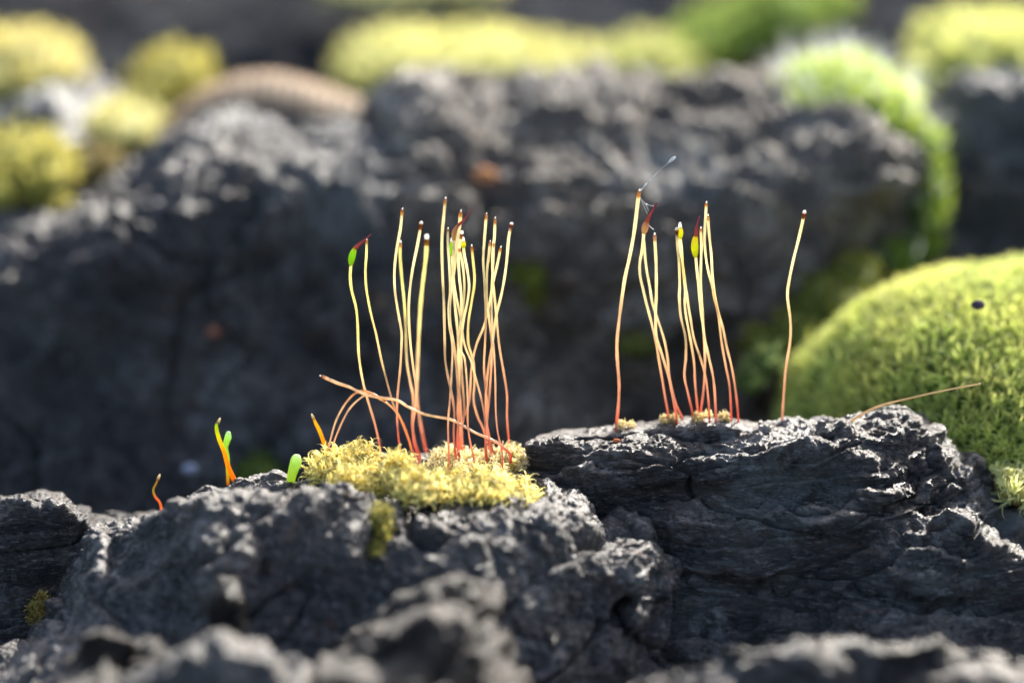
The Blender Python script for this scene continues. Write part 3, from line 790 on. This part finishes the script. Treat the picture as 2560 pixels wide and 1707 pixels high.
def sporo(label, pts, y0, y1, wpx, kind, top=None, group='slender stalks of the left cluster', red=.18, pale=PAL, warm=0, cat='moss stalk', capcol=(.42, .66, .05), sink=.14):
    """pts from the tip to the foot in photo pixels; y0 depth at the foot, y1 at the tip; wpx width in photo pixels"""
    pts = pts[::-1]
    y1 += .14
    n = len(pts)
    P = np.array([W(a, b, y0+(y1-y0)*k/(n-1)) for k, (a, b) in enumerate(pts)])
    foot = P[0]+np.array([0, .02, -sink])
    P = np.vstack([foot, P])
    t = thing('moss_stalk', label, cat, foot, group)
    r = wpx*cmpx((y0+y1)/2)*.41
    ax = P[-1]-P[-2]; ax /= np.linalg.norm(ax)
    rr = random.Random(len(label)*7+int(wpx*100)+n)
    part('seta', t, P, lambda s: r*(.80+.05*math.sin(s*23+n)+.05*math.sin(s*61+wpx)+.22*s*s+.12*max(0, 1-s*9)), stalkcol(red, warm, pale), M_stalk, nseg=44, ncirc=10)
    tip = P[-1]
    if kind == 'plain':
        part('collar', t, [tip-ax*r*rr.uniform(1.6, 3.6), tip-ax*r*1.0, tip+ax*r*.9], lambda s: r*(1.02+.10*math.sin(s*math.pi)-.14*s), lerp([(0, (.90, .74, .40)), (.4, (.78, .50, .18)), (.78, (.52, .26, .09)), (1, (.42, .20, .08))]), M_caps, nseg=8, ncirc=10)
        k = rr.uniform(.35, .72)
        part('tip', t, [tip+ax*r*.8, tip+ax*r*1.6+np.array([r*.2, 0, 0]), tip+ax*r*(1.9+1.2*k)+np.array([r*.3, 0, 0])], lambda s: r*k*(.72+.25*math.sin(s*math.pi))*math.sqrt(max(.02, 1-s**4)), lerp([(0, (.7, .6, .4)), (1, (.8, .8, .8))]), M_white, nseg=9, ncirc=10)
    elif kind == 'bead':
        part('collar', t, [tip-ax*r*2.6, tip, tip+ax*r*.6], lambda s: r*(1.1+.15*s), lerp([(0, (.66, .42, .10)), (1, (.36, .16, .04))]), M_caps, nseg=7, ncirc=10)
        c = tip+ax*r*1.6
        part('tip', t, [c-ax*r*1.3, c, c+ax*r*1.5], lambda s: r*1.15*math.sqrt(max(.02, 1-(2*s-1)**2)), lerp([(0, (.7, .7, .6)), (1, (.85, .85, .8))]), M_white, nseg=10, ncirc=12)
    elif kind == 'cup':
        part('collar', t, [tip-ax*r*2.6, tip, tip+ax*r*2.2], lambda s: r*(1.0+.55*s**2), lerp([(0, (.62, .34, .08)), (.6, (.30, .09, .025)), (1, (.5, .25, .1))]), M_caps, nseg=8, ncirc=10)
        part('tip', t, [tip+ax*r*2.2, tip+ax*r*2.9, tip+ax*r*3.7], lambda s: r*(1.5-.6*s), lerp([(0, (.8, .8, .7)), (1, (.85, .85, .8))]), M_white, nseg=6, ncirc=12)
    elif kind in ('green', 'orange', 'yellow', 'lid'):
        # capsule path and beak path are given in pixels
        cap, beak, cw = top
        yk = y1
        cp = np.array([W(a, b, yk) for a, b in cap])
        cr = cw*cmpx(yk)*.5
        if kind == 'green': cf = lerp([(0, (.50, .60, .06)), (.3, (.40, .68, .04)), (.8, (.42, .66, .05)), (1, (.70, .42, .08))])
        elif kind == 'orange': cf = lerp([(0, (.80, .62, .30)), (.5, (.58, .40, .24)), (1, (.42, .22, .17))])
        else: cf = lerp([(0, (.72, .74, .05)), (.5, (.76, .80, .05)), (1, (.80, .62, .08))])
        part('capsule', t, cp, lambda s: cr*(.42+.60*math.sin(min(1, s*1.02)*math.pi)**.8), cf, M_caps, nseg=16, ncirc=14)
        if beak:
            bp = np.array([W(a, b, yk) for a, b in beak])
            part('beak', t, bp, lambda s: cr*(.50*(1-s)**1.6+.17), lerp([(0, (.60, .26, .06)), (.18, (.42, .14, .13)), (1, (.32, .10, .13))]), M_caps, nseg=12, ncirc=8)
        else:
            e = cp[-1]; ax2 = (cp[-1]-cp[-2]); ax2 /= np.linalg.norm(ax2)
            part('lid', t, [e-ax2*cr*.3, e+ax2*cr*.5, e+ax2*cr*1.5], lambda s: cr*(.75-.45*s), lerp([(0, (.8, .8, .7)), (1, (.8, .8, .8))]), M_white, nseg=8, ncirc=10)
    return t

G1 = 'slender moss stalks rising from the left tuft'
sporo('leftmost tall stalk, topped by a green capsule with a red beak bent right', r1([(540, 790), (531, 900), (545, 1040), (590, 1220), (605, 1400), (610, 1568)])+r2([(565, 150), (600, 350), (640, 500), (700, 700), (745, 900), (760, 1010)]), .25, .0, 8.5, 'green',
      (r1([(540, 800), (540, 760), (552, 700), (570, 650), (582, 625)]), r1([(578, 632), (610, 600), (670, 550), (732, 496)]), 17), G1, pale=(.90, .85, .46))
sporo('thin stalk with a bare brown tip, just right of the green-capsuled one', r1([(692, 560), (690, 700), (680, 850), (690, 1030), (730, 1250), (780, 1450), (805, 1568)])+r2([(770, 180), (820, 370), (875, 560), (925, 650), (985, 800), (1030, 930), (1062, 1015)]), .25, .05, 7.5, 'plain', None, G1, pale=(.92, .86, .50))
sporo('tall bare-tipped stalk crossing a shorter one, third from the left', r1([(1040, 262), (1025, 430), (985, 650), (965, 850), (970, 1050), (1000, 1250), (1035, 1450)])+r2([(940, 0), (930, 200), (905, 450), (900, 650), (915, 850), (935, 1000)]), .2, .0, 8.2, 'plain', None, G1)
sporo('shorter orange-topped stalk tucked behind the third from the left', r1([(1022, 590), (1020, 700), (1035, 900), (1060, 1150), (1075, 1400)])+r2([(980, 0), (990, 180), (1020, 350), (1045, 480), (1037, 700), (1060, 880), (1110, 1015)]), .4, .3, 9.5, 'plain', None, G1, pale=(.86, .82, .46))
sporo('stalk leaning right with a small white knob, left of the thick beaded one', r1([(1222, 415), (1190, 600), (1140, 850), (1110, 1100), (1105, 1300)])+r2([(1020, 0), (1050, 250), (1073, 400), (1060, 600), (1040, 750), (1055, 900), (1090, 1012)]), .2, .0, 8.5, 'cup', None, G1)
sporo('thick blurred stalk ending in a round white bead', r1([(1280, 550), (1275, 700), (1245, 950), (1220, 1200), (1200, 1568)])+r2([(1085, 150), (1075, 450), (1100, 650), (1130, 820), (1168, 1020)]), .6, .45, 12.5, 'bead', None, G1, pale=(.88, .83, .48))
sporo('tallest stalk of the left cluster, with a shining white tip', r1([(1462, 160), (1450, 300), (1430, 550), (1435, 850), (1450, 1200), (1458, 1568)])+r2([(1330, 150), (1360, 320), (1385, 430), (1410, 600), (1405, 800), (1415, 950), (1430, 1045)]), .0, .0, 8.8, 'plain', None, G1)
sporo('short stalk close to the right side of the tallest one, foot standing in front', r1([(1488, 455), (1490, 600), (1505, 850), (1510, 1050), (1505, 1300), (1530, 1568)])+r2([(1392, 150), (1375, 450), (1355, 700), (1360, 950), (1358, 1150)]), -.15, -.03, 7.2, 'plain', None, G1)
sporo('thick pale stalk with a rounded grey tip in the thick of the left cluster', r1([(1612, 290), (1602, 420), (1580, 560), (1560, 750), (1525, 1000), (1502, 1200), (1510, 1400), (1545, 1568)])+r2([(1430, 200), (1450, 450), (1450, 650), (1440, 850), (1455, 1035)]), .12, .1, 11, 'plain', None, G1)
sporo('stalk carrying an orange capsule with a thin dark red beak, left cluster', r1([(1548, 540), (1542, 700), (1540, 900), (1570, 1100), (1610, 1300), (1650, 1568)])+r2([(1560, 150), (1600, 300), (1650, 480), (1680, 650), (1688, 850), (1700, 1045)]), .05, .02, 7.5, 'orange',
      (r1([(1545, 560), (1545, 510), (1560, 450), (1590, 400)]), r1([(1588, 405), (1640, 360), (1690, 290), (1732, 235)]), 13), G1)
sporo('stalk with a blurred green capsule, inside the left cluster', r1([(1528, 700), (1540, 900), (1555, 1150), (1580, 1400), (1590, 1568)])+r2([(1445, 300), (1470, 600), (1480, 850), (1500, 1045)]), .35, .3, 8, 'green', (r1([(1528, 710), (1525, 650), (1525, 600), (1526, 560)]), None, 12), G1)
sporo('bright stalk with a white lidded tip behind the thick pale one', r1([(1622, 500), (1605, 600), (1592, 700), (1600, 900), (1620, 1100), (1620, 1300), (1600, 1568)])+r2([(1455, 300), (1442, 600), (1470, 850), (1520, 1050)]), .25, .1, 9, 'bead', None, G1)
sporo('stalk with a small orange-banded white cup, centre of the left cluster', r1([(1640, 600), (1650, 700), (1680, 850), (1697, 1000), (1680, 1150), (1640, 1350), (1620, 1568)])+r2([(1480, 300), (1500, 600), (1468, 800), (1462, 1040)]), .2, .0, 8, 'lid', (r1([(1640, 630), (1641, 600), (1641, 575), (1641, 555)]), None, 12), G1)
sporo('hidden middle stalk running straight down through the left cluster', r1([(1600, 640), (1635, 800), (1650, 1000), (1640, 1200), (1600, 1568)])+r2([(1500, 120), (1520, 300), (1530, 500), (1530, 700), (1548, 850), (1580, 1000), (1592, 1100)]), -.02, .1, 7.2, 'plain', None, G1)
sporo('stalk with a small dark tip bowing out on the right of the central knot', r1([(1722, 622), (1735, 750), (1750, 950), (1722, 1150), (1690, 1350), (1690, 1568)])+r2([(1580, 150), (1590, 350), (1582, 500), (1620, 650), (1668, 750), (1690, 850), (1705, 1030)]), .3, .15, 8, 'plain', None, G1, pale=(.82, .74, .42))
sporo('tall brown-tipped stalk, left one of the upright pair in the left cluster', r1([(1865, 308), (1850, 500), (1835, 750), (1850, 1000), (1860, 1300), (1852, 1568)])+r2([(1675, 200), (1690, 400), (1710, 600), (1690, 800), (1690, 1040)]), .1, .0, 7.8, 'plain', None, G1, warm=.12)
sporo('tall stalk with a dark brown blunt tip, right one of the upright pair', r1([(1950, 350), (1945, 520), (1925, 700), (1930, 950), (1955, 1200), (1990, 1568)])+r2([(1850, 250), (1880, 450), (1880, 650), (1895, 850), (1905, 955)]), .3, .05, 8, 'plain', None, G1, warm=.12)
sporo('short stalk with a pale knob between the upright pair', r1([(1900, 580), (1890, 700), (1872, 850), (1870, 1100), (1890, 1300), (1920, 1568)])+r2([(1740, 200), (1720, 500), (1700, 700), (1720, 900), (1750, 1040)]), .05, .05, 7.8, 'plain', None, G1, warm=.2)
sporo('stalk with a grey tip that slants far down to the left across the others', r1([(2003, 635), (1975, 780), (1935, 950), (1890, 1200), (1840, 1400), (1770, 1568)])+r2([(1565, 200), (1550, 450), (1530, 560), (1480, 690), (1440, 850), (1440, 1040)]), .2, .1, 7.8, 'plain', None, G1, warm=.15)
sporo('rightmost stalk of the left cluster, white cup on top and leaning right', r1([(2105, 425), (2085, 520), (2060, 800), (2020, 1050), (1960, 1300), (1925, 1568)])+r2([(1715, 200), (1692, 450), (1700, 700), (1740, 900), (1765, 1040)]), .1, .05, 8.5, 'cup', None, G1, warm=.12)
sporo('thin orange front stalk with its foot set lowest on the right of the left tuft', r1([(1938, 590), (1932, 800), (1915, 1100), (1930, 1568)])+r2([(1760, 0), (1775, 300), (1780, 600), (1800, 800), (1835, 950), (1840, 1150)]), -.12, -.03, 6.6, 'plain', None, G1, warm=.15)
# fallen and arched ones
sporo('long stalk lying aslant across the feet of the others, tip pointing left', r2([(235, 290), (370, 348), (470, 380), (560, 425), (640, 455), (770, 480), (900, 500), (1000, 560), (1130, 620), (1270, 650), (1380, 672), (1500, 735), (1600, 792), (1700, 832), (1800, 885), (1880, 950), (1912, 985)]), -.15, -.25, 9.5, 'plain', None, 'fallen or arching moss stalks of the left tuft', red=.10, pale=(.88, .66, .46), sink=.05)
sporo('arching stalk, outer of the left pair bending over to the right', r2([(790, 505), (700, 450), (640, 425), (580, 415), (500, 460), (420, 560), (350, 700), (300, 880), (262, 1060)]), -.05, -.2, 7.2, 'plain', None, 'fallen or arching moss stalks of the left tuft', red=.02, pale=(.78, .48, .28), warm=.1)
sporo('arching stalk, inner of the left pair, coming down again further right', r2([(1045, 1000), (1000, 830), (950, 700), (880, 590), (780, 505), (640, 455), (560, 492), (470, 585), (390, 740), (330, 900), (292, 1070)]), -.05, .1, 7.2, 'plain', None, 'fallen or arching moss stalks of the left tuft', red=.02, pale=(.76, .42, .22), warm=.1)

G2 = 'slender moss stalks standing on the right ledge'
sporo('thick stalk with spider silk on its tip, first on the right ledge', r3([(460, 478), (445, 600), (415, 850), (370, 1100), (325, 1300), (295, 1500)])+r4([(270, 200), (245, 450), (250, 650), (265, 850), (260, 1050), (240, 1280)]), .3, .1, 11, 'plain', None, G2, red=.14, warm=.1)
sporo('stalk with a brownish capsule tapering into a dark red beak, right ledge', r3([(508, 870), (490, 1050), (470, 1150), (470, 1280), (500, 1420)])+r4([(530, 60), (580, 250), (620, 420), (660, 650), (710, 950), (755, 1230)]), .3, .1, 8.8, 'orange',
      (r3([(510, 880), (515, 845), (525, 800), (540, 755)]), r3([(538, 765), (560, 710), (590, 660), (640, 572)]), 17), G2)
sporo('plain stalk starting at the brownish capsule, lower tip on its left', r3([(505, 900), (512, 1000), (530, 1200), (570, 1420)])+r4([(590, 60), (640, 220), (700, 400), (740, 600), (760, 800), (820, 1050), (900, 1240)]), .35, .2, 8, 'plain', None, G2)
sporo('straight stalk with a dark tip right of the brownish capsule', r3([(613, 905), (625, 1100), (630, 1300)])+r4([(630, 0), (622, 200), (632, 400), (685, 570), (745, 770), (785, 950), (832, 1235)]), .25, .1, 9.5, 'plain', None, G2)
sporo('stalk with a torn white cup, left of the two joined yellow tops', r3([(832, 870), (838, 1000), (852, 1150), (860, 1400)])+r4([(855, 0), (870, 200), (915, 400), (920, 600), (905, 780), (940, 950), (990, 1185)]), .3, .1, 8.6, 'cup', None, G2)
sporo('stalk with a small yellow capsule under a white peak', r3([(862, 925), (875, 1000), (890, 1200), (915, 1450)])+r4([(908, 60), (922, 200), (960, 400), (1000, 650), (1010, 850), (1040, 1185)]), .35, .12, 8, 'lid', (r3([(862, 930), (864, 890), (864, 850), (863, 812)]), None, 15), G2)
sporo('stalk hidden behind the yellow capsule that swings right lower down', r3([(850, 900), (865, 1000), (885, 1150), (925, 1450)])+r4([(945, 100), (970, 250), (1000, 420), (1060, 600), (1110, 780), (1140, 1000), (1150, 1220)]), .25, .15, 8, 'plain', None, G2)
sporo('stalk with a bright yellow capsule and a slim upright red beak', r3([(1015, 1095), (1025, 1200), (1045, 1400)])+r4([(1060, 80), (1082, 250), (1110, 450), (1150, 620), (1195, 850), (1215, 1222)]), .25, .05, 8.8, 'yellow',
      (r3([(1015, 1110), (1008, 1040), (1008, 960), (1018, 895)]), r3([(1018, 905), (1024, 830), (1036, 770), (1052, 708)]), 18), G2)
sporo('stalk with a slim pale tip right beside the bright yellow capsule', r3([(1066, 840), (1072, 1000), (1067, 1200), (1066, 1400)])+r4([(1080, 100), (1095, 350), (1107, 600), (1102, 800), (1090, 950), (1060, 1185)]), .35, .15, 8, 'plain', None, G2)
sporo('tallest of the stalks near the middle of the right ledge, red-brown tip', r3([(1119, 592), (1115, 700), (1105, 850), (1105, 1000), (1130, 1200), (1180, 1400)])+r4([(1195, 0), (1240, 200), (1270, 450), (1310, 680), (1350, 900), (1365, 1222)]), .3, .1, 8.2, 'plain', None, G2)
sporo('stalk starting just under the tallest tip and running down its right side', r3([(1137, 718), (1145, 850), (1170, 1100), (1185, 1350)])+r4([(1225, 100), (1280, 300), (1320, 500), (1370, 700), (1410, 950), (1435, 1222)]), .3, .12, 8, 'plain', None, G2)
sporo('lone stalk standing apart on the far right, with a small white cup', r3([(2075, 700), (2060, 780), (2020, 950), (1970, 1150), (1930, 1350)])+r4([(1915, 0), (1945, 250), (1940, 450), (1900, 700), (1880, 950), (1860, 1275)]), .4, .1, 9, 'cup', None, G2, red=.06, warm=.05)
# brown hair across the green cushion
t = thing('dry_stalk', 'brown dry stalk slanting across the front of the big green cushion', 'moss stalk', W(2085, 1100, .4))
part('stem', t, [W(2080, 1100, .35), W(2094, 1079, .33), W(2179, 1022, .2), W(2288, 992, .05), (W(2380, 972, -.05)), W(2451, 959, -.1)], lambda s: .0080*(1-.5*s), lerp([(0, (.58, .44, .30)), (1, (.60, .50, .34))]), M_stalk, nseg=26, ncirc=8)

# young sprouts on the hump
def sprout(name, label, pts, y, wid, cols, extra=None):
    P = np.array([W(a, b, y) for a, b in pts[::-1]])
    P = np.vstack([P[0]+np.array([0, 0, -.15]), P])
    t = thing(name, label, 'moss sprout', P[0], 'young sprouts on the front hump')
    part('stem', t, P, lambda s: np.interp(s, [0, .5, 1], wid)*cmpx(y)*.5*math.sqrt(max(.15, 1-max(0, s-.9)*8)), lerp(cols), M_caps, nseg=26, ncirc=12)
    if extra: extra(t, P)
    return t
def tipw(t, P):
    ax = P[-1]-P[-2]; ax /= np.linalg.norm(ax)
    part('tip', t, [P[-1]-ax*.012, P[-1]+ax*.008, P[-1]+ax*.024], lambda s: .009*math.sqrt(max(.05, 1-s**2)), lerp([(0, (.5, .36, .14)), (1, (.8, .75, .6))]), M_caps, nseg=8, ncirc=10)
sprout('moss_sprout', 'tiny kinked sprout, orange below and green above, leftmost on the hump', r5([(236, 815), (215, 868), (182, 940), (200, 1010), (262, 1112)]), -.12, (9, 7, 5.5), [(0, (.90, .42, .06)), (.6, (.72, .26, .10)), (.75, (.48, .40, .08)), (1, (.50, .30, .10))], tipw)
sprout('moss_sprout', 'orange stalk with a yellow-green bent top, second sprout from the left', r5([(866, 225), (842, 275), (870, 400), (925, 540), (970, 700), (1050, 905)]), .0, (16, 12, 10), [(0, (.75, .24, .01)), (.4, (.90, .36, .01)), (.65, (.88, .50, .02)), (.8, (.80, .72, .03)), (1, (.50, .66, .04))], tipw)
sprout('moss_bud', 'small green bud leaning on the orange stalk with a whitish head', r5([(968, 330), (968, 380), (950, 440), (935, 500), (960, 620)]), .16, (7, 12, 19), [(0, (.7, .3, .02)), (.45, (.58, .76, .10)), (.85, (.52, .76, .18)), (1, (.6, .8, .5))])
sprout('moss_bud', 'fat bright green club-shaped bud standing alone on the hump', r5([(1688, 575), (1680, 640), (1650, 740), (1628, 830), (1632, 915)]), -.16, (13, 20, 32), [(0, (.84, .70, .06)), (.3, (.74, .78, .10)), (.6, (.60, .78, .14)), (.9, (.56, .76, .22)), (1, (.75, .88, .6))])
sprout('moss_sprout', 'plain orange-yellow sprout leaning left beside the arching stalks', r5([(1860, 182), (1885, 240), (1930, 330), (1990, 500), (2030, 690)]), .1, (12, 11, 9), [(0, (.80, .22, .02)), (.45, (.90, .40, .01)), (1, (.88, .62, .04))], tipw)

# spider silk on the first right stalk
t = thing('spider_silk', 'bright silk thread with dust blobs rising from the first right stalk', 'spider web', W(1600, 478, .1))
def silk(pts, wpx, y=.24, n=14, f=None):
    P = [W(a, b, y) for a, b in r3(pts)]
    part('thread', t, P, lambda s: wpx*cmpx(y)*.5*(f(s) if f else 1), None or (lambda s: np.array([.8, .85, .9])), M_silk, nseg=n, ncirc=6)
silk([(466, 470), (500, 430), (560, 360), (640, 280), (760, 175)], 2.1, n=60, f=lambda s: .45+1.9*abs(math.sin(s*21))*math.exp(-((s-.25)/.2)**2)+.7*math.exp(-((s-.04)/.05)**2))
silk([(748, 185), (775, 160), (800, 140), (815, 125)], 6.5, n=10, f=lambda s: .2+1.0*math.sin(s*2.6))
silk([(472, 525), (500, 565), (530, 600), (555, 655)], 1.1)
silk([(528, 592), (570, 602), (605, 610)], 1.1)
silk([(470, 530), (505, 600), (545, 690)], .8)
silk([(550, 795), (580, 820), (606, 840)], 1.8)
silk([(528, 592), (534, 588), (542, 594)], 3.2)

# brown striped arc lying on the back ridge: a dry curled strip with ribs
t = thing('dry_leaf', 'pale brown ribbed leaf arched over the far left ridge', 'leaf', W(420, 330, 5.5))
base = np.array(t.location)
arc = [(395, 372), (440, 318), (510, 260), (590, 230), (680, 222), (760, 240), (840, 276), (920, 300), (1010, 325)]
A = np.array([W(a, b, 6.1) for a, b in arc])
nseg = 90
s_ = np.linspace(0, len(A)-1, nseg)
A = np.stack([np.interp(s_, np.arange(len(A)), smooth1(A[:, j], 1)) for j in range(3)], 1)
nw = 9
V, C = [], []
for i in range(nseg):
    rib = .018*math.cos(i*math.pi/2)
    for j in range(nw):
        v = j/(nw-1)
        V.append(A[i]+np.array([.0, -.45*v, .14-.13*v*v])+np.array([0, 0, rib]))
        cc = np.array((.95, .82, .62)) if (i//2) % 2 else np.array((.54, .38, .26))
        C.append(cc*(1-.35*v))
me = make_mesh('blade', np.array(V)-base, grid_faces(nseg, nw), M_brown); pigment(me, C)
o = link('blade', me, t)
mod = o.modifiers.new('thick', 'SOLIDIFY'); mod.thickness = .03
# orange crumbs on the back rocks
def crumb(label, px, py, y, rpx, col, name='rock_fleck', cat='lichen'):
    c = W(px, py, y); r = rpx*cmpx(y)
    me = dome_mesh((0, 0, 0), (r*1.2, r, r*.8), px*.01, M_core, col, nseg=8); me.name = name
    o = link(name, me, None, c); o['label'] = label; o['category'] = cat
crumb('round orange lichen fleck on the back rock above the left stalks', 1212, 440, 3.9, 26, (.55, .24, .10))
crumb('small rusty lichen fleck on the shaded left ridge', 537, 828, 3.05, 18, (.34, .14, .09))
crumb('tiny dark seed caught in the crown of the big green cushion', 2445, 762, .80, 15, (.12, .09, .11), 'dark_seed', 'seed')
crumb('tiny red-brown fleck in the crack of the right ledge', 1541, 1102, .12, 8, (.5, .14, .06))
crumb('pale bluish out-of-focus light spot low on the shaded left ridge', 476, 1172, 2.3, 18, (.45, .46, .55))  # pale blob added to stand in for a blurred light spot
